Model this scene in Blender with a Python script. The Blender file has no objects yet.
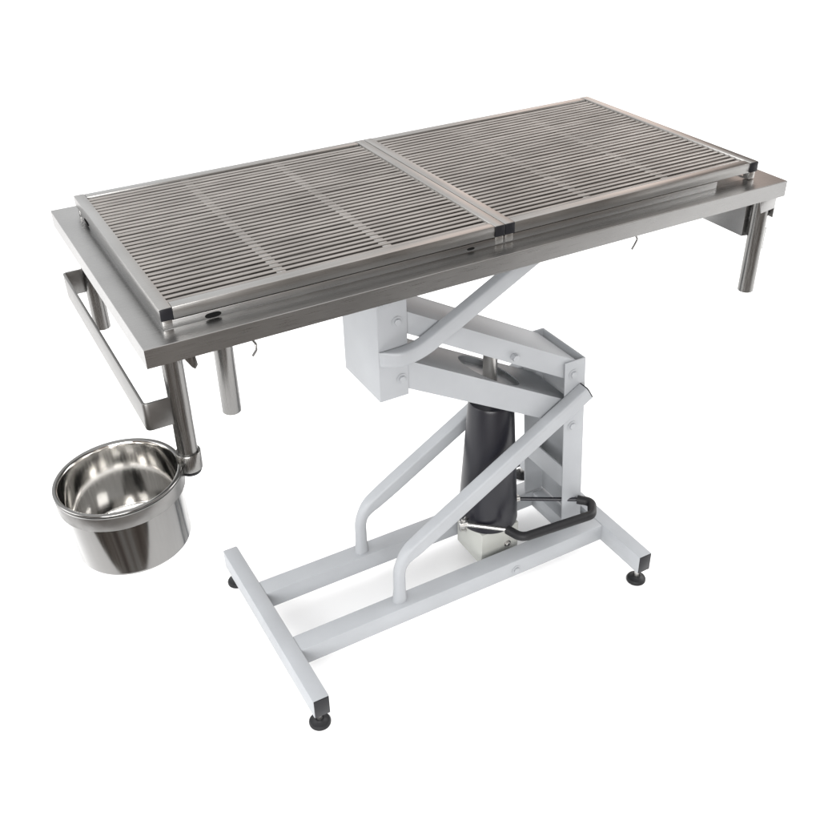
import bpy, bmesh, math, random
from mathutils import Vector, Matrix
random.seed(4)
sc = bpy.context.scene
col = sc.collection
R = math.radians

# ------------------------------------------------------------------ materials
def new_mat(name):
    m = bpy.data.materials.new(name); m.use_nodes = True
    nt = m.node_tree; b = nt.nodes['Principled BSDF']
    return m, nt, b

def steel(name, base, rough, scale=(3, 160, 160), tint=(1, .985, .96), var=.22, bump=.06, rvar=.12, blotch=.16):
    m, nt, b = new_mat(name); N = nt.nodes; L = nt.links
    tc = N.new('ShaderNodeTexCoord'); mp = N.new('ShaderNodeMapping'); mp.inputs['Scale'].default_value = scale
    L.new(tc.outputs['Object'], mp.inputs['Vector'])
    nz = N.new('ShaderNodeTexNoise'); nz.inputs['Scale'].default_value = 6; nz.inputs['Detail'].default_value = 5
    L.new(mp.outputs[0], nz.inputs['Vector'])
    n2 = N.new('ShaderNodeTexNoise'); n2.inputs['Scale'].default_value = 7; n2.inputs['Detail'].default_value = 4
    L.new(tc.outputs['Object'], n2.inputs['Vector'])
    a = N.new('ShaderNodeMapRange'); a.inputs[1].default_value = .25; a.inputs[2].default_value = .75
    a.inputs[3].default_value = 1 - var; a.inputs[4].default_value = 1 + var
    L.new(nz.outputs['Fac'], a.inputs[0])
    a2 = N.new('ShaderNodeMapRange'); a2.inputs[1].default_value = .3; a2.inputs[2].default_value = .7
    a2.inputs[3].default_value = 1 - blotch; a2.inputs[4].default_value = 1 + blotch
    L.new(n2.outputs['Fac'], a2.inputs[0])
    mu = N.new('ShaderNodeMath'); mu.operation = 'MULTIPLY'; L.new(a.outputs[0], mu.inputs[0]); L.new(a2.outputs[0], mu.inputs[1])
    vm = N.new('ShaderNodeVectorMath'); vm.operation = 'SCALE'
    vm.inputs[0].default_value = [base * t for t in tint]; L.new(mu.outputs[0], vm.inputs['Scale'])
    L.new(vm.outputs[0], b.inputs['Base Color'])
    r = N.new('ShaderNodeMapRange'); r.inputs[1].default_value = .25; r.inputs[2].default_value = .75
    r.inputs[3].default_value = max(.02, rough - rvar); r.inputs[4].default_value = rough + rvar
    L.new(nz.outputs['Fac'], r.inputs[0]); L.new(r.outputs[0], b.inputs['Roughness'])
    bp = N.new('ShaderNodeBump'); bp.inputs['Strength'].default_value = bump; bp.inputs['Distance'].default_value = .001
    L.new(nz.outputs['Fac'], bp.inputs['Height']); L.new(bp.outputs[0], b.inputs['Normal'])
    b.inputs['Metallic'].default_value = 1
    return m

def paint(name, colr, rough=.38, bump=.12, sc_=420):
    m, nt, b = new_mat(name); N = nt.nodes; L = nt.links
    tc = N.new('ShaderNodeTexCoord')
    nz = N.new('ShaderNodeTexNoise'); nz.inputs['Scale'].default_value = sc_; nz.inputs['Detail'].default_value = 3
    n2 = N.new('ShaderNodeTexNoise'); n2.inputs['Scale'].default_value = 9; n2.inputs['Detail'].default_value = 6
    L.new(tc.outputs['Object'], nz.inputs['Vector']); L.new(tc.outputs['Object'], n2.inputs['Vector'])
    a = N.new('ShaderNodeMapRange'); a.inputs[1].default_value = .3; a.inputs[2].default_value = .7
    a.inputs[3].default_value = .94; a.inputs[4].default_value = 1.05; L.new(n2.outputs['Fac'], a.inputs[0])
    vm = N.new('ShaderNodeVectorMath'); vm.operation = 'SCALE'; vm.inputs[0].default_value = colr
    L.new(a.outputs[0], vm.inputs['Scale']); L.new(vm.outputs[0], b.inputs['Base Color'])
    bp = N.new('ShaderNodeBump'); bp.inputs['Strength'].default_value = bump; bp.inputs['Distance'].default_value = .0006
    L.new(nz.outputs['Fac'], bp.inputs['Height']); L.new(bp.outputs[0], b.inputs['Normal'])
    b.inputs['Roughness'].default_value = rough
    return m

M_TRAY = steel('tray_steel', .30, .30, tint=(1, .992, .98), var=.05, blotch=.09, bump=.02, rvar=.05)
M_GRATE = steel('grate_steel', .31, .32, var=.06, blotch=.09, bump=.025, rvar=.06)
M_BAR = steel('bar_steel', .30, .36, scale=(2, 110, 110), tint=(1, .945, .895), var=.26, blotch=.12)
M_LEG = steel('leg_steel', .20, .27, scale=(160, 160, 3), var=.06, blotch=.06, bump=.03)
M_HANDLE = steel('handle_steel', .19, .36, scale=(8, 2, 8), var=.02, blotch=.03, bump=.0, rvar=.02)
M_CHROME = steel('chrome', .50, .36, var=.04, bump=.01, rvar=.03, blotch=.04)
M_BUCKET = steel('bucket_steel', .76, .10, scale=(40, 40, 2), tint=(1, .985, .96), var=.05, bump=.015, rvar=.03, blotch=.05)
M_BUCKET_DIM = steel('bucket_steel_dimmed', .175, .11, scale=(40, 40, 2), var=.04, bump=.01, rvar=.03, blotch=.05)  # darkened copy of the bucket steel, so it mirrors less white floor
M_BAND = steel('band_steel', .21, .38, scale=(8, 8, 8), var=.02, blotch=.02, bump=.0)
M_PAINT = paint('grey_white_paint', (.262, .272, .285), .5, .25, 520)
M_PLATE = paint('lightened_plate_paint', (.74, .75, .76))  # lightened colour stands in for light inside the arm
M_BOX = paint('cream_grey_paint', (.31, .316, .297), .5)
M_BLACK = paint('black_plastic', (.0075, .0075, .011), .33, .1, 260)
M_RUBBER = paint('black_rubber', (.010, .010, .011), .5, .2, 300)
M_CAP = paint('black_cap', (.010, .010, .012), .35, .05)
M_SLOT_SHADE = paint('painted_slot_shade', (.008, .008, .008), .9, .0); M_SLOT_SHADE.node_tree.nodes['Principled BSDF'].inputs['Specular IOR Level'].default_value = 0  # flat black paints the shade inside the lip openings
M_BLACK.node_tree.nodes['Principled BSDF'].inputs['Specular IOR Level'].default_value = .36
for _m in (M_RUBBER, M_CAP): _m.node_tree.nodes['Principled BSDF'].inputs['Specular IOR Level'].default_value = .22
M_BOLT = steel('bolt_steel', .5, .3, var=.1)
M_FLOOR, _nt, _b = new_mat('white_sheet')
_b.inputs['Base Color'].default_value = (.93, .93, .93, 1); _b.inputs['Roughness'].default_value = 1; _b.inputs['Specular IOR Level'].default_value = 0

# ------------------------------------------------------------------ mesh helpers
def link(name, bm, mat, parent=None, bevel=0.0, smooth=40, seg=2):
    if bevel:
        bmesh.ops.remove_doubles(bm, verts=bm.verts, dist=1e-6)
        bmesh.ops.recalc_face_normals(bm, faces=bm.faces)
        es = [e for e in bm.edges if len(e.link_faces) == 2 and e.calc_face_angle(0) > R(35)]
        bmesh.ops.bevel(bm, geom=es, offset=bevel, segments=seg, profile=.5, affect='EDGES', clamp_overlap=True)
    bmesh.ops.recalc_face_normals(bm, faces=bm.faces)
    me = bpy.data.meshes.new(name)
    for f in bm.faces: f.smooth = True
    for e in bm.edges:
        if len(e.link_faces) == 2 and e.calc_face_angle(0) > R(smooth): e.smooth = False
    bm.to_mesh(me); bm.free()
    me.materials.append(mat)
    o = bpy.data.objects.new(name, me); col.objects.link(o)
    if parent: o.parent = parent
    return o

def empty(name, loc, label, cat, group=None):
    o = bpy.data.objects.new(name, None); col.objects.link(o); o.location = loc
    o.empty_display_size = .05
    o['label'] = label; o['category'] = cat
    if group: o['group'] = group
    return o

def box(bm, x0, x1, y0, y1, z0, z1):
    vs = [bm.verts.new((x, y, z)) for x in (x0, x1) for y in (y0, y1) for z in (z0, z1)]
    for q in ((0, 1, 3, 2), (4, 6, 7, 5), (0, 4, 5, 1), (2, 3, 7, 6), (0, 2, 6, 4), (1, 5, 7, 3)):
        bm.faces.new([vs[i] for i in q])
    return vs

def prism(bm, prof, a0, a1, plane='xz'):
    # closed 2D profile extruded along the third axis
    def p(u, v, w):
        return {'xz': (u, w, v), 'yz': (w, u, v), 'xy': (u, v, w)}[plane]
    A = [bm.verts.new(p(u, v, a0)) for u, v in prof]; B = [bm.verts.new(p(u, v, a1)) for u, v in prof]
    n = len(prof)
    bm.faces.new(A); bm.faces.new(B[::-1])
    for i in range(n): bm.faces.new((A[i], A[(i + 1) % n], B[(i + 1) % n], B[i]))

def lathe(bm, prof, c, n=64, axis=Vector((0, 0, 1)), closed=False):
    rot = Vector((0, 0, 1)).rotation_difference(axis.normalized()).to_matrix()
    rings = []
    for r, z in prof:
        if r < 1e-6: rings.append([bm.verts.new(Vector(c) + rot @ Vector((0, 0, z)))])
        else: rings.append([bm.verts.new(Vector(c) + rot @ Vector((r * math.cos(2 * math.pi * i / n), r * math.sin(2 * math.pi * i / n), z))) for i in range(n)])
    pairs = list(zip(rings, rings[1:]))
    if closed: pairs.append((rings[-1], rings[0]))
    for a, b in pairs:
        for i in range(n):
            j = (i + 1) % n
            if len(a) == 1 and len(b) == 1: continue
            if len(a) == 1: bm.faces.new((a[0], b[i], b[j]))
            elif len(b) == 1: bm.faces.new((a[i], a[j], b[0]))
            else: bm.faces.new((a[i], a[j], b[j], b[i]))

def cyl(bm, p0, p1, r, n=32, ch=.0):
    p0 = Vector(p0); p1 = Vector(p1); d = p1 - p0; h = d.length
    if ch: prof = [(0, 0), (r - ch, 0), (r, ch), (r, h - ch), (r - ch, h), (0, h)]
    else: prof = [(0, 0), (r, 0), (r, h), (0, h)]
    lathe(bm, prof, p0, n, d)

def round_path(pts, rad, n=8):
    P = [Vector(p) for p in pts]; out = [P[0]]
    for i in range(1, len(P) - 1):
        a = (P[i - 1] - P[i]); b = (P[i + 1] - P[i]); r = rad[i - 1] if isinstance(rad, (list, tuple)) else rad
        ang = a.angle(b); t = min(r / math.tan(ang / 2), a.length * .48, b.length * .48)
        s = P[i] + a.normalized() * t; e = P[i] + b.normalized() * t
        for k in range(n + 1):
            u = k / n; out.append((1 - u) ** 2 * s + 2 * u * (1 - u) * P[i] + u * u * e)
    out.append(P[-1]); return out

def sweep(bm, path, hw, hb, normal, power=2.0, n=28, cap=True, rect=False):
    # section: hw in the plane of the path (number or list), hb along the plane normal; superellipse of given power
    nb = Vector(normal).normalized(); rings = []
    for i, p in enumerate(path):
        t = ((path[min(i + 1, len(path) - 1)] - path[max(i - 1, 0)])).normalized()
        s = nb.cross(t).normalized(); w = hw[i] if isinstance(hw, list) else hw
        b = hb[i] if isinstance(hb, list) else hb
        q = power[i] if isinstance(power, list) else power
        ring = []
        if rect: pts = [(w, b), (-w, b), (-w, -b), (w, -b)]
        else:
            pts = []
            for k in range(n):
                a = 2 * math.pi * k / n; ca, sa = math.cos(a), math.sin(a)
                pts.append((w * math.copysign(abs(ca) ** (2 / q), ca), b * math.copysign(abs(sa) ** (2 / q), sa)))
        rings.append([bm.verts.new(p + s * x + nb * y) for x, y in pts])
    for a, b in zip(rings, rings[1:]):
        m = len(a)
        for k in range(m): bm.faces.new((a[k], a[(k + 1) % m], b[(k + 1) % m], b[k]))
    if cap: bm.faces.new(rings[0]); bm.faces.new(rings[-1][::-1])

def hexbolt(parent, p, axis, r=.006, h=.004, washer=True, mat=None):
    bm = bmesh.new(); ax = Vector(axis).normalized(); p = Vector(p)
    if washer: cyl(bm, p - ax * .001, p + ax * .0012, r * 1.55, 24)
    cyl(bm, p + ax * .0010, p + ax * (h + .0012), r, 6, .0006)
    return link('bolt', bm, mat or M_BOLT, parent)

# ------------------------------------------------------------------ the setting
bm = bmesh.new()
fn = Vector((-.5, -.866, 0)); ft_ = Vector((.866, -.5, 0))      # the sheet lies square to the view, its near edge cut short out of view to darken reflections in the steel
vs = [bm.verts.new(fn * a + ft_ * b) for a, b in ((.95, -14), (.95, 14), (-40, 30), (-40, -30))]
bm.faces.new(vs)
fl = link('floor', bm, M_FLOOR); fl['kind'] = 'structure'

# ------------------------------------------------------------------ operating table
T = empty('operating_table', (0, 0, 0), 'stainless steel veterinary operating table on a grey white lifting frame', 'operating table')

# --- tray
TX0, TX1, TY, TZ, TB = -.641, .643, .3115, 1.0207, .9886
bm = bmesh.new()
def ring_loop(hx0, hx1, hy, z):
    return [bm.verts.new(p) for p in ((hx0, -hy, z), (hx1, -hy, z), (hx1, hy, z), (hx0, hy, z))]
rr = .0008
loops = [ring_loop(TX0 + .012, TX1 - .012, TY - .012, TB + .001), ring_loop(TX0 + .0015, TX1 - .0015, TY - .0015, TB),
         ring_loop(TX0, TX1, TY, TB + rr), ring_loop(TX0, TX1, TY, TZ - .0010), ring_loop(TX0 + .0003, TX1 - .0003, TY - .0003, TZ - .0003),
         ring_loop(TX0 + .0010, TX1 - .0010, TY - .0010, TZ), ring_loop(TX0 + .052, TX1 - .052, TY - .0535, TZ - .001),
         ring_loop(TX0 + .054, TX1 - .054, TY - .0555, TZ - .003)]
for a, b in zip(loops, loops[1:]):
    for i in range(4): bm.faces.new((a[i], a[(i + 1) % 4], b[(i + 1) % 4], b[i]))
d = bm.verts.new((-.47, -.12, TB + .006))
l = loops[-1]
for i in range(4): bm.faces.new((l[i], l[(i + 1) % 4], d))
lo = loops[0]; bm.faces.new(lo[::-1])
tray = link('tray', bm, M_TRAY, T, smooth=20)

# raised lip under the grates, stops short of the right corner
bm = bmesh.new()
lz0, lz1 = TZ - .002, TZ + .0125
box(bm, -.597, .500, -.2665, -.2635, lz0, lz1)
box(bm, -.597, .500, .2635, .2665, lz0, lz1)
box(bm, -.597, -.594, -.2633, .2633, lz0, lz1)
lip = link('tray_lip', bm, M_TRAY, T, bevel=.0008)

def slot_shade(p, length, hgt, along):  # black inlay painted as the shade of an opening; the lip is uncut
    bm = bmesh.new(); n = 28; A = []; B = []
    for k in range(n):
        a = 2 * math.pi * k / n; u = length / 2 * math.copysign(abs(math.cos(a)) ** .7, math.cos(a)); w = hgt / 2 * math.sin(a)
        if along == 'x': A.append(bm.verts.new((p[0] + u, p[1] - .0006, p[2] + w))); B.append(bm.verts.new((p[0] + u, p[1] + .002, p[2] + w)))
        else: A.append(bm.verts.new((p[0] - .0006, p[1] + u, p[2] + w))); B.append(bm.verts.new((p[0] + .002, p[1] + u, p[2] + w)))
    bm.faces.new(A); bm.faces.new(B)
    for k in range(n): bm.faces.new((A[k], A[(k + 1) % n], B[(k + 1) % n], B[k]))
    return link('slot_shade', bm, M_SLOT_SHADE, lip)
slot_shade((-.520, -.2665, TZ + .0045), .026, .0085, 'x')
slot_shade((-.060, -.2665, TZ + .0040), .015, .0045, 'x')
slot_shade((-.597, .205, TZ + .0045), .034, .0085, 'y')

# hooks under the front edge
def hook(x, flip=1):
    bm = bmesh.new(); y = -.300
    P = [(x, y, TB + .004), (x + .001, y, TB - .006), (x + .005, y, TB - .013), (x + .003, y - .004, TB - .021), (x - .005, y - .007, TB - .028)]
    if flip < 0: P = [(x, y, TB + .004), (x + .002, y, TB - .005), (x + .0065, y, TB - .012), (x - .003, y - .004, TB - .020), (x - .011, y - .007, TB - .026)]
    pt = round_path(P, .004, 5)
    sweep(bm, pt, .0019, .0019, (0, 1, 0), n=12)
    return link('hook', bm, M_LEG, tray)
hook(-.4745); hook(.2755, -1)
bm = bmesh.new()
prism(bm, [(-.588, TB + .003), (-.565, TB + .003), (-.561, TB - .026), (-.566, TB - .033), (-.571, TB - .028)], -.291, -.288)
link('hook', bm, M_LEG, tray, bevel=.0006)

# --- legs
def leg(x, y, zb, r=.0163, bracket=0):
    bm = bmesh.new()
    zt = TB + .002
    lathe(bm, [(r - .0022, zb + .05), (r - .0022, zb + .0005), (r - .0012, zb), (r, zb + .0012), (r, zt), (0, zt)], (x, y, 0), 48)
    o = link('leg', bm, M_LEG, T)
    return o
legFL = leg(-.595, -.270, .766)
leg(-.6005, .2635, .780)
legFR = leg(.623, -.276, .774)
leg(.623, .2635, .774)
# black plug in the lower end of the corner leg
bm = bmesh.new(); lathe(bm, [(0, .7615), (.0165, .7615), (.0175, .7635), (.0175, .7665), (0, .7665)], (-.595, -.270, 0), 40)
link('end_cap', bm, M_CAP, legFL)

# drain pipe behind the front corner leg
bm = bmesh.new(); r = .0168
lathe(bm, [(r - .002, .84), (r - .002, .7755), (r - .001, .775), (r, .7762), (r, TB + .002), (0, TB + .002)], (-.4805, -.1557, 0), 48)
link('drain_pipe', bm, M_LEG, T)

# leg brackets
def leg_bracket(x, y, s):
    bm = bmesh.new()
    prism(bm, [(x - .028, TB + .003), (x + .021, TB + .003), (x + .0185, TB - .030), (x - .0175, TB - .034)], y - .0185, y - .0160)
    box(bm, x + .0175, x + .0200, y - .018, y + .03, TB - .050, TB + .003)
    return link('leg_bracket', bm, M_TRAY, T, bevel=.0008)
leg_bracket(.623, -.276, 1)

# beams between the legs, under the tray
def cross_beam(x):
    bm = bmesh.new()
    prism(bm, [(x - .0015, TB + .004), (x + .018, TB + .004), (x + .018, TB - .097), (x + .0165, TB - .097), (x - .0015, TB - .095)], -.258, .247)
    return link('cross_beam', bm, M_TRAY, T, bevel=.0008)
cross_beam(.604)

# flat bar handles at both ends
def handle(xl, xo, y0, y1, z0, z1):
    bm = bmesh.new()
    pts = round_path([(xl, y1, (z0 + z1) / 2), (xo, y1, (z0 + z1) / 2), (xo, y0, (z0 + z1) / 2), (xl, y0, (z0 + z1) / 2)], .007, 6)
    sweep(bm, pts, .0024, (z1 - z0) / 2, (0, 0, 1), rect=True)
    return link('side_handle', bm, M_HANDLE, T, bevel=.0007)
handle(-.607, -.650, -.275, .266, .8625, .9110)
bm = bmesh.new()
box(bm, .634, .657, -.272, -.269, .858, .906); box(bm, .654, .657, -.2689, -.235, .858, .906)
link('leg_catch', bm, M_TRAY, T, bevel=.0008)

# bucket holder on the corner leg: sleeve and flat ring
BC = Vector((-.7064, -.2456, .778)); BN = Vector((-.0452, .0173, .9988)).normalized()
bm = bmesh.new()
lathe(bm, [(.0166, .7695), (.0198, .7695), (.0203, .7702), (.0203, .8005), (.0197, .8015), (.0166, .8015)], (-.595, -.270, 0), 48, closed=True)
holder = link('bucket_holder', bm, M_LEG, T)
bm = bmesh.new()
prof = [(.0975, -.0298), (.1008, -.0300), (.1018, -.0288), (.1020, -.0052), (.1012, -.0044), (.0975, -.0044)]
lathe(bm, prof, BC, 96, BN, closed=True)
link('holder_ring', bm, M_BAND, holder)

# --- mounting bracket under the tray
bm = bmesh.new()
bx0, bx1, bz0 = -.1525, -.0865, .6385
def channel(xa, xb, yo, t, web_left):
    if web_left: return [(xb, -yo), (xb, -yo + t), (xa + t, -yo + t), (xa + t, yo - t), (xb, yo - t), (xb, yo), (xa, yo), (xa, -yo)]
    return [(xa, -yo), (xb, -yo), (xb, yo), (xa, yo), (xa, yo - t), (xb - t, yo - t), (xb - t, -yo + t), (xa, -yo + t)]
prism(bm, channel(bx0, bx1, .081, .004, True), bz0, TB + .004, 'xy')
brk = link('mounting_bracket', bm, M_PAINT, T, bevel=.0016)
bm = bmesh.new(); box(bm, -.30, .12, -.2, .2, TB - .008, TB + .002)
link('mounting_plate', bm, M_PAINT, T, bevel=.002)

# --- lifting arms (channels)
SL = -.5605
def arm(name, x0, x1, ztop, thick, hole=None, bottom=True, top=True):
    """ztop(x) upper face; front and back plates and a lid between them"""
    bm = bmesh.new(); yo, t = .0765, .003
    z = ztop; th = thick if callable(thick) else (lambda x: thick)
    for s in (-1, 1):
        a, b = sorted((s * yo, s * (yo - t)))
        prism(bm, [(x0, z(x0) - th(x0)), (x1, z(x1) - th(x1)), (x1, z(x1)), (x0, z(x0))], a, b)
    yi = yo - t - .0001
    if top and not hole:
        prism(bm, [(x0, z(x0) - .0005), (x1, z(x1) - .0005), (x1, z(x1) - .004), (x0, z(x0) - .004)], -yi, yi)
    if hole:
        cx, cy, hr = hole; n = 64
        def lidlayer(dz):
            C = []; O = []
            for k in range(n):
                a = 2 * math.pi * k / n; ca, sa = math.cos(a), math.sin(a)
                px, py = cx + hr * ca, cy + hr * sa
                C.append(bm.verts.new((px, py, z(px) - dz)))
                # project to the rectangle
                tx = ((x1 - cx) / ca if ca > 1e-9 else (x0 - cx) / ca if ca < -1e-9 else 1e9)
                ty = ((yi - cy) / sa if sa > 1e-9 else (-yi - cy) / sa if sa < -1e-9 else 1e9)
                tt = min(tx, ty); px, py = cx + tt * ca, cy + tt * sa
                O.append(bm.verts.new((px, py, z(px) - dz)))
            for k in range(n):
                j = (k + 1) % n; bm.faces.new((C[k], C[j], O[j], O[k]))
            return C
        A = lidlayer(.0005); B = lidlayer(.0035)
        for k in range(n):
            j = (k + 1) % n; bm.faces.new((A[k], A[j], B[j], B[k]))
    if bottom:
        prism(bm, [(x0, z(x0) - thick + .004), (x0 + .15, z(x0 + .15) - thick + .004), (x0 + .15, z(x0 + .15) - thick + .001), (x0, z(x0) - thick + .001)], -yi, yi)
    return link(name, bm, M_PAINT, T, bevel=.0009 if not hole else 0)
up = lambda x: .7815 + SL * (x + .0045)
lw = lambda x: .6745 + SL * (x + .012)
arm_u = arm('upper_arm', -.135, .352, up, lambda x: .0490 + (x + .1) * .0165, bottom=False)
arm_l = arm('lower_arm', -.135, .352, lw, .0660, hole=(.163, 0, .0695))
bm = bmesh.new(); dz = .020
prism(bm, [(.06, lw(.06) - dz), (.262, lw(.262) - dz), (.262, lw(.262) - dz - .003), (.06, lw(.06) - dz - .003)], -.0733, .0733)
link('guide_plate', bm, M_PLATE, arm_l)
hexbolt(arm_u, (.1735, -.0768, .6476), (0, -1, 0), .0085, .013, washer=False, mat=M_PAINT)
bm = bmesh.new(); cyl(bm, (.166, -.0733, .645), (.166, .0733, .645), .012, 24)
link('pivot_pin', bm, M_BOLT, arm_u)

# --- column (channel open towards the arms, leaning a little)
bm = bmesh.new()
sh = lambda z: (.588 - z) * .060
zt, zb = .588, .0985
prism(bm, channel(.313, .371, .0825, .004, False), zb, zt, 'xy')
for v in bm.verts: v.co.x += sh(v.co.z)
column = link('column', bm, M_PAINT, T, bevel=.0014)
bm = bmesh.new()
prism(bm, [(.336, .226), (.341, .226), (.341, .284), (.336, .284)], -.0783, .0783)
link('column_brace', bm, M_PAINT, T, bevel=.001)
hexbolt(column, (.3385, -.0826, .553), (0, -1, 0), .0085, .004, mat=M_PAINT)
hexbolt(column, (.3475, -.0826, .408), (0, -1, 0), .0085, .004, mat=M_PAINT)
for p in ((-.134, .859), (-.109, .813), (-.102, .681)):
    hexbolt(brk, (p[0], -.0812, p[1]), (0, -1, 0), .0075, .004, mat=M_PAINT)

# --- base frame
HB, BT = .0977, .052
XL, XR, WB, YF = -.4145, .4555, .037, .2715
def floor_bar(x):
    bm = bmesh.new(); w = WB / 2; yy = YF - .001
    t = .0025
    # hollow rectangular tube
    o_ = [(x - w, HB - BT), (x + w, HB - BT), (x + w, HB), (x - w, HB)]
    prism(bm, o_, -yy, yy)
    bar = link('floor_bar', bm, M_PAINT, T, bevel=.0022)
    for s in (-1, 1):
        bm = bmesh.new()
        a, b = sorted((s * (yy - .002), s * (yy + .0016)))
        box(bm, x - w + .0012, x + w - .0012, a, b, HB - BT + .0012, HB - .0012)
        link('end_cap', bm, M_CAP, bar, bevel=.001)
        bm = bmesh.new(); yfoot = s * (YF - .022)
        lathe(bm, [(0, 0), (.0215, 0), (.0235, .0015), (.0240, .006), (.0215, .0105), (.011, .014), (.010, .0155), (0, .0155)], (x, yfoot, 0), 40)
        ft = link('levelling_foot', bm, M_RUBBER, bar)
        bm = bmesh.new(); cyl(bm, (x, yfoot, .0145), (x, yfoot, HB - BT + .002), .006, 20)
        link('threaded_stem', bm, M_BOLT, ft)
    return bar
floor_bar(XL); floor_bar(XR)
def rail(y0, y1):
    bm = bmesh.new()
    box(bm, XL + WB / 2 - .0005, XR - WB / 2 + .0005, y0, y1, HB - BT + .003, HB - .0012)
    return link('rail', bm, M_PAINT, T, bevel=.0022)
railF = rail(-.127, -.079); railB = rail(.0755, .1235)
bm = bmesh.new(); box(bm, .364, .420, -.0785, .075, HB - BT + .004, HB - .002)
link('cross_member', bm, M_PAINT, T, bevel=.002)
hexbolt(railF, (.1748, -.1272, .068), (0, -1, 0), .008, .004, mat=M_PAINT)

# square tubes from the rails to the column
def brace_tube(name, P, rad, w0, w1, q0, q1, y, endcap=True, steps=26):
    path = round_path([(x, y, z) for x, z in P], rad, 12)
    # subdivide straights a little for the section change
    n = len(path); L = [0]
    for a, b in zip(path, path[1:]): L.append(L[-1] + (b - a).length)
    k0 = next(i for i in range(n) if L[i] > L[-1] * .30) if n > 3 else n
    ws = []; qs = []
    bend_end = 13
    path2 = path[:bend_end + 1]
    a, b = path[bend_end], path[-1]
    for k in range(1, steps + 1): path2.append(a.lerp(b, k / steps))
    for i in range(len(path2)):
        u = max(0, min(1, (i - 5) / 12)); u = u * u * (3 - 2 * u)
        ws.append(w0 + (w1 - w0) * u); qs.append(q0 + (q1 - q0) * u)
    return path2, ws, qs
def side_tube(y):
    pth, ws, qs = brace_tube('side_tube', [(-.1335, HB - .002), (-.1325, .214), (.3655, .5085)], .075, .0135, .0192, 2.2, 6.0, y)
    bm = bmesh.new(); ws[0] = .0175; ws[1] = .0135
    pth.insert(1, pth[0].lerp(pth[1], .45)); ws.insert(1, .0138); qs.insert(1, 2.2)
    sweep(bm, pth, ws, [.0143 + (w - .0135) * .386 if w < .0192 and k > 1 else (.0165 if w >= .0192 else .0145) for k, w in enumerate(ws)], (0, -1, 0), qs, n=32)
    o = link('side_tube', bm, M_PAINT, T, smooth=50)
    d = (pth[-1] - pth[-2]).normalized(); bm = bmesh.new()
    sweep(bm, [pth[-1] - d * .003, pth[-1] + d * .0030], .0186, .0160, (0, -1, 0), 6.0, n=32)
    link('end_cap', bm, M_CAP, o)
    return o
side_tube(-.0985); side_tube(.0985)
# curved strut from the bracket up to the tray
path = round_path([(-.1510, -.0965, .7400), (-.072, -.0965, .7435), (.396, -.0965, .990)], .15, 14)
ext = [path[-2].lerp(path[-1], k / 8) for k in range(1, 9)]
path = [path[0].lerp(path[1], k / 5) for k in range(5)] + path[1:-1] + ext
n = len(path); hbs = [.0150] * n
for k, (yy, hh) in enumerate(((-.0830, .0020), (-.0870, .0058), (-.0905, .0095), (-.0938, .0128), (-.0957, .0146))):
    path[k].y = yy; hbs[k] = hh          # pressed flat where it is welded on
bm = bmesh.new()
sweep(bm, path, [.0168] * n, hbs, (0, -1, 0), [5.0] * n, n=32)
link('support_strut', bm, M_PAINT, T, smooth=50)

# --- hydraulic pump
bm = bmesh.new()
px, py = .1725, 0
box(bm, px - .054, px + .054, py - .0575, py + .0575, .050, .1480)
pump = link('pump_housing', bm, M_BOX, T, bevel=.003)
bm = bmesh.new(); box(bm, px - .04, px + .04, -.0788, .0752, .052, .060); link('pump_base_plate', bm, M_PAINT, pump, bevel=.001)
hexbolt(pump, (px - .0545, .022, .118), (-1, 0, 0), .007, .012)
hexbolt(pump, (px + .022, -.0577, .092), (0, -1, 0), .006, .005)
bm = bmesh.new()
lathe(bm, [(0, .149), (.068, .149), (.0725, .1515), (.0735, .158), (.0712, .20), (.0535, .488), (.0510, .494), (.024, .4955), (.024, .492), (0, .492)], (px - .001, py, 0), 72)
link('pump_cover', bm, M_BLACK, T)
bm = bmesh.new()
cyl(bm, (.166, 0, .493), (.166, 0, .655), .0165, 40)
link('piston_rod', bm, M_CHROME, T)
# small lever on the pump's right side
bm = bmesh.new(); cyl(bm, (.225, .006, .275), (.262, .006, .275), .010, 20, .002); cyl(bm, (.250, .006, .235), (.250, .006, .278), .006, 16, .001)
link('release_valve', bm, M_BLACK, pump)

# --- foot pedal
pz = .180
A0 = Vector((.083, -.027, pz)); A1 = Vector((.1665, -.1018, pz))
B0 = Vector((.2465, -.0105, pz)); B1 = Vector((.377, -.0915, pz))
bm = bmesh.new(); cyl(bm, A0, A0.lerp(A1, 1.04), .0052, 20, .001)
gp = round_path([A1 - (A1 - A0).normalized() * .004, Vector((.176, -.141, pz)), Vector((.372, -.1575, pz)), Vector((.402, -.118, pz)), B1], [.030, .022, .020], 10)
bmg = bmesh.new(); sweep(bmg, gp, .0112, .0112, (0, 0, 1), n=24)
grip = link('foot_pedal', bmg, M_RUBBER, T, smooth=50)
link('pedal_arm', bm, M_BOLT, grip)
bm = bmesh.new(); cyl(bm, B0, B0.lerp(B1, 1.0), .0050, 20, .001); link('pedal_arm', bm, M_BLACK, grip)
for p in (A0, B0):
    bm = bmesh.new(); cyl(bm, p + Vector((-.010, .002, 0)), p + Vector((.010, -.004, 0)), .0085, 20, .001)
    cyl(bm, p, (px + (p.x - px) * .75, p.y * .3, pz), .0045, 16)
    cyl(bm, p + Vector((0, .0, -.012)), p + Vector((0, 0, .014)), .0055, 6, .0006)
    link('pivot_bolt', bm, M_BOLT, grip)

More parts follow.
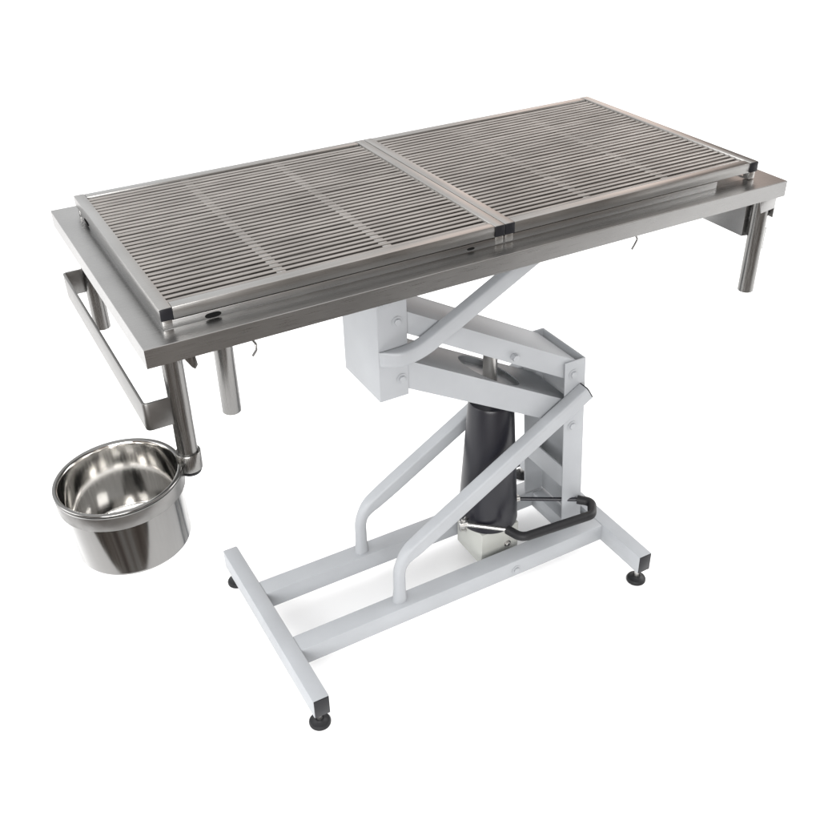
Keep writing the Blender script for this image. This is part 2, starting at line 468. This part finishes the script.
# ------------------------------------------------------------------ grates
GY, GT, GZ = .2690, .0195, 1.0558
M_XBAR = steel('cross_bar_steel', .36, .4, scale=(90, 3, 90))
def make_grate(x0, x1, cx, label):
    g = empty('slatted_grate', (cx, 0, TZ), label, 'grate', 'slatted grates lying on the table')
    o = Vector((cx, 0, TZ))
    X0, X1 = x0 - cx, x1 - cx; zt = GZ - TZ; zb = zt - .0203
    bm = bmesh.new()
    box(bm, X0, X0 + GT, -GY, GY, zb, zt)
    box(bm, X1 - GT, X1, -GY, GY, zb, zt)
    box(bm, X0 + GT + .0002, X1 - GT - .0002, -GY + .0003, -GY + GT, zb, zt - .0004)
    box(bm, X0 + GT + .0002, X1 - GT - .0002, GY - GT, GY - .0003, zb, zt - .0004)
    link('frame', bm, M_GRATE, g, bevel=.0012)
    for sx in (X0 + GT / 2, X1 - GT / 2):
        for s in (-1, 1):
            bm = bmesh.new(); a, b = sorted((s * (GY - .002), s * (GY + .0016)))
            box(bm, sx - GT / 2 + .0002, sx + GT / 2 - .0002, a, b, zb + .0003, zt - .0005)
            link('end_cap', bm, M_CAP, g, bevel=.001)
            bm = bmesh.new(); y = s * (GY - .009)
            box(bm, sx - GT / 2 + .002, sx + GT / 2 - .002, y - .0075, y + .0075, 0.0003, zb + .001)
            link('foot', bm, M_BOLT, g, bevel=.0012)
    # round bars, all of one mesh: the slat pattern
    bm = bmesh.new(); nb = 33; r = .0035
    yin = GY - GT
    for i in range(nb):
        y = -yin + (i + .62) * (2 * yin - .004) / nb
        zc = zt - .0052 + random.uniform(-.0003, .0003)
        y += random.uniform(-.0004, .0004)
        cyl(bm, (X0 + GT - .0022, y, zc), (X1 - GT + .0022, y + random.uniform(-.0004, .0004), zc + random.uniform(-.0003, .0003)), r, 16)
    link('bars', bm, M_BAR, g)
    W = X1 - X0 - 2 * GT
    for k in (1, 2):
        xc = X0 + GT + W * k / 3
        bm = bmesh.new(); box(bm, xc - .008, xc + .008, -yin - .001, yin + .001, zt - .0150, zt - (.0048 if cx < 0 else .0054))
        link('cross_bar', bm, M_XBAR, g, bevel=.0008)
    return g
make_grate(-.6, .0067, -.30, 'slatted stainless grate nearer the hanging bucket, on the left half of the table')
make_grate(.0077, .600, .30, 'slatted stainless grate farther from the bucket, above the right hand leg')

# ------------------------------------------------------------------ bucket in the ring
bk = empty('bucket', BC - BN * .1335, 'round polished steel bucket hanging in a ring below the table corner', 'bucket')
bm = bmesh.new(); H = .1335
prof = [(0, .0), (.084, .0), (.0885, .0012), (.0912, .0045), (.0930, .009), (.0945, H - .006), (.0950, H - .0035), (.0975, H - .0022), (.1000, H - .0030),
        (.1018, H - .0022), (.1024, H - .0002), (.1012, H + .0014), (.0985, H + .0018), (.0955, H + .0010), (.0940, H - .001), (.0934, H - .006), (.0908, .010), (.0900, .006), (.0872, .003), (.083, .0016), (0, .0016)]
lathe(bm, prof, (0, 0, 0), 128, Vector((0, 0, 1)))
bo = link('bucket_body', bm, M_BUCKET, bk, smooth=60)
bo.data.materials.append(M_BUCKET_DIM)            # outside and rim darkened in colour to offset the white floor's reflection
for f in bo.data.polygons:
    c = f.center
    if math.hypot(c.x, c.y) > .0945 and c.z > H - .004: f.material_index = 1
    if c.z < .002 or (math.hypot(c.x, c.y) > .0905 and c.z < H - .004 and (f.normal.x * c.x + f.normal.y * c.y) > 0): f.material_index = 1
bk.rotation_euler = Vector((0, 0, 1)).rotation_difference(BN).to_euler()

# ------------------------------------------------------------------ light
w = bpy.data.worlds.new('World'); sc.world = w; w.use_nodes = True
nt = w.node_tree; N = nt.nodes; L = nt.links
bg = N['Background']
tc = N.new('ShaderNodeTexCoord'); sp = N.new('ShaderNodeSeparateXYZ'); L.new(tc.outputs['Generated'], sp.inputs[0])
def math_(op, a, b=None):
    m = N.new('ShaderNodeMath'); m.operation = op
    for i, v in enumerate((a, b)):
        if v is None: continue
        if isinstance(v, (int, float)): m.inputs[i].default_value = v
        else: L.new(v, m.inputs[i])
    return m.outputs[0]
def smooth(v, a, b, lo=0, hi=1):
    m = N.new('ShaderNodeMapRange'); m.interpolation_type = 'SMOOTHSTEP'
    m.inputs[1].default_value = a; m.inputs[2].default_value = b; m.inputs[3].default_value = lo; m.inputs[4].default_value = hi
    L.new(v, m.inputs[0]); return m.outputs[0]
def mix(f, a, b):
    m = N.new('ShaderNodeMix'); m.data_type = 'RGBA'
    for s, v in ((m.inputs[0], f), (m.inputs[6], a), (m.inputs[7], b)):
        if isinstance(v, tuple): s.default_value = (*v, 1)
        elif isinstance(v, (int, float)): s.default_value = v
        else: L.new(v, s)
    return m.outputs[2]
X, Y, Z = sp.outputs
az = math_('ARCTAN2', X, Y)                       # 0 = behind the table, +-pi = behind the camera
# made-up dim surround: vertical noise bands for the steel to reflect
nz = N.new('ShaderNodeTexNoise'); nz.noise_dimensions = '2D'; nz.inputs['Scale'].default_value = 3.2; nz.inputs['Detail'].default_value = 3
cb = N.new('ShaderNodeCombineXYZ'); L.new(az, cb.inputs[0]); L.new(math_('MULTIPLY', Z, .12), cb.inputs[1]); L.new(cb.outputs[0], nz.inputs['Vector'])
rp = N.new('ShaderNodeValToRGB'); cr = rp.color_ramp
cr.elements[0].position = .34; cr.elements[0].color = (.02, .02, .022, 1)
cr.elements[1].position = .72; cr.elements[1].color = (.75, .74, .72, 1)
e = cr.elements.new(.45); e.color = (.14, .085, .055, 1)
e = cr.elements.new(.52); e.color = (.30, .25, .21, 1)
L.new(nz.outputs['Fac'], rp.inputs[0])
front = smooth(Y, .30, -.35)                       # 1 on the camera's side
low = smooth(Z, .62, .30)                          # 1 at eye level and below
surround = mix(math_('MULTIPLY', front, low), (1.0, 1.0, 1.0), rp.outputs[0])
ap = N.new('ShaderNodeValToRGB'); ac = ap.color_ramp
m_ = N.new('ShaderNodeMapRange'); m_.inputs[1].default_value = -.4; m_.inputs[2].default_value = 1.6; L.new(az, m_.inputs[0])
L.new(m_.outputs[0], ap.inputs['Fac'])
prof_ = ((-.4, (.9, .91, .92)), (.1, (.86, .87, .88)), (.36, (.74, .73, .72)), (.52, (.66, .63, .61)), (.66, (1.25, 1.07, .98)), (.77, (1.15, .95, .85)), (.90, (.13, .10, .085)), (1.25, (.16, .14, .12)), (1.6, (.5, .5, .5)))  # bright, warm and dark sectors added for the grates to reflect
while len(ac.elements) < len(prof_): ac.elements.new(.5)
for k, (p_, c_) in enumerate(prof_): ac.elements[k].position = (p_ + .4) / 2.0; ac.elements[k].color = (*c_, 1)
back = math_('MULTIPLY', smooth(Y, -.05, .25), smooth(Z, .80, .50))
surround = mix(back, surround, ap.outputs[0])
under = mix(.45, (.17, .165, .16), rp.outputs[0])  # dim lower half added so front steel faces reflect dark
surround = mix(smooth(Z, .02, -.06), surround, under)
L.new(surround, bg.inputs['Color']); bg.inputs['Strength'].default_value = 1.58

def area(name, loc, target, size, power, colr=(1, 1, 1)):
    l_ = bpy.data.lights.new(name, 'AREA'); l_.shape = 'RECTANGLE'; l_.size, l_.size_y = size; l_.energy = power; l_.color = colr
    o = bpy.data.objects.new(name, l_); col.objects.link(o); o.location = loc
    o.rotation_euler = (Vector(target) - Vector(loc)).to_track_quat('-Z', 'Y').to_euler()
    return o
area('front_softbox', (-2.3, -3.4, 1.8), (0, 0, .2), (2.8, 2.2), 250)
area('side_fill', (-4.4, 1.0, 2.1), (0, 0, .2), (2.6, 2.6), 130)  # added fill from the left, thins the shadow under the table
area('side_fill', (4.6, -.6, 2.1), (0, 0, .2), (2.6, 2.6), 175)  # added fill from the right, same purpose

# ------------------------------------------------------------------ camera
cd = bpy.data.cameras.new('camera'); cam = bpy.data.objects.new('camera', cd); col.objects.link(cam)
cam.location = (-.8820727735, -1.5553554337, 1.7073070020)
cam.rotation_euler = (.98749459998, .02076423015, -.50833968694)
cd.sensor_width = 36; cd.lens = 968.4131426886 / 820 * 36
cd.shift_x = .8 / 820; cd.shift_y = -1.1 / 820
cd.clip_start = .05; cd.clip_end = 200
sc.camera = cam
sc.view_settings.view_transform = 'Standard'; sc.view_settings.look = 'None'
sc.view_settings.exposure = 0.0; sc.view_settings.gamma = 1
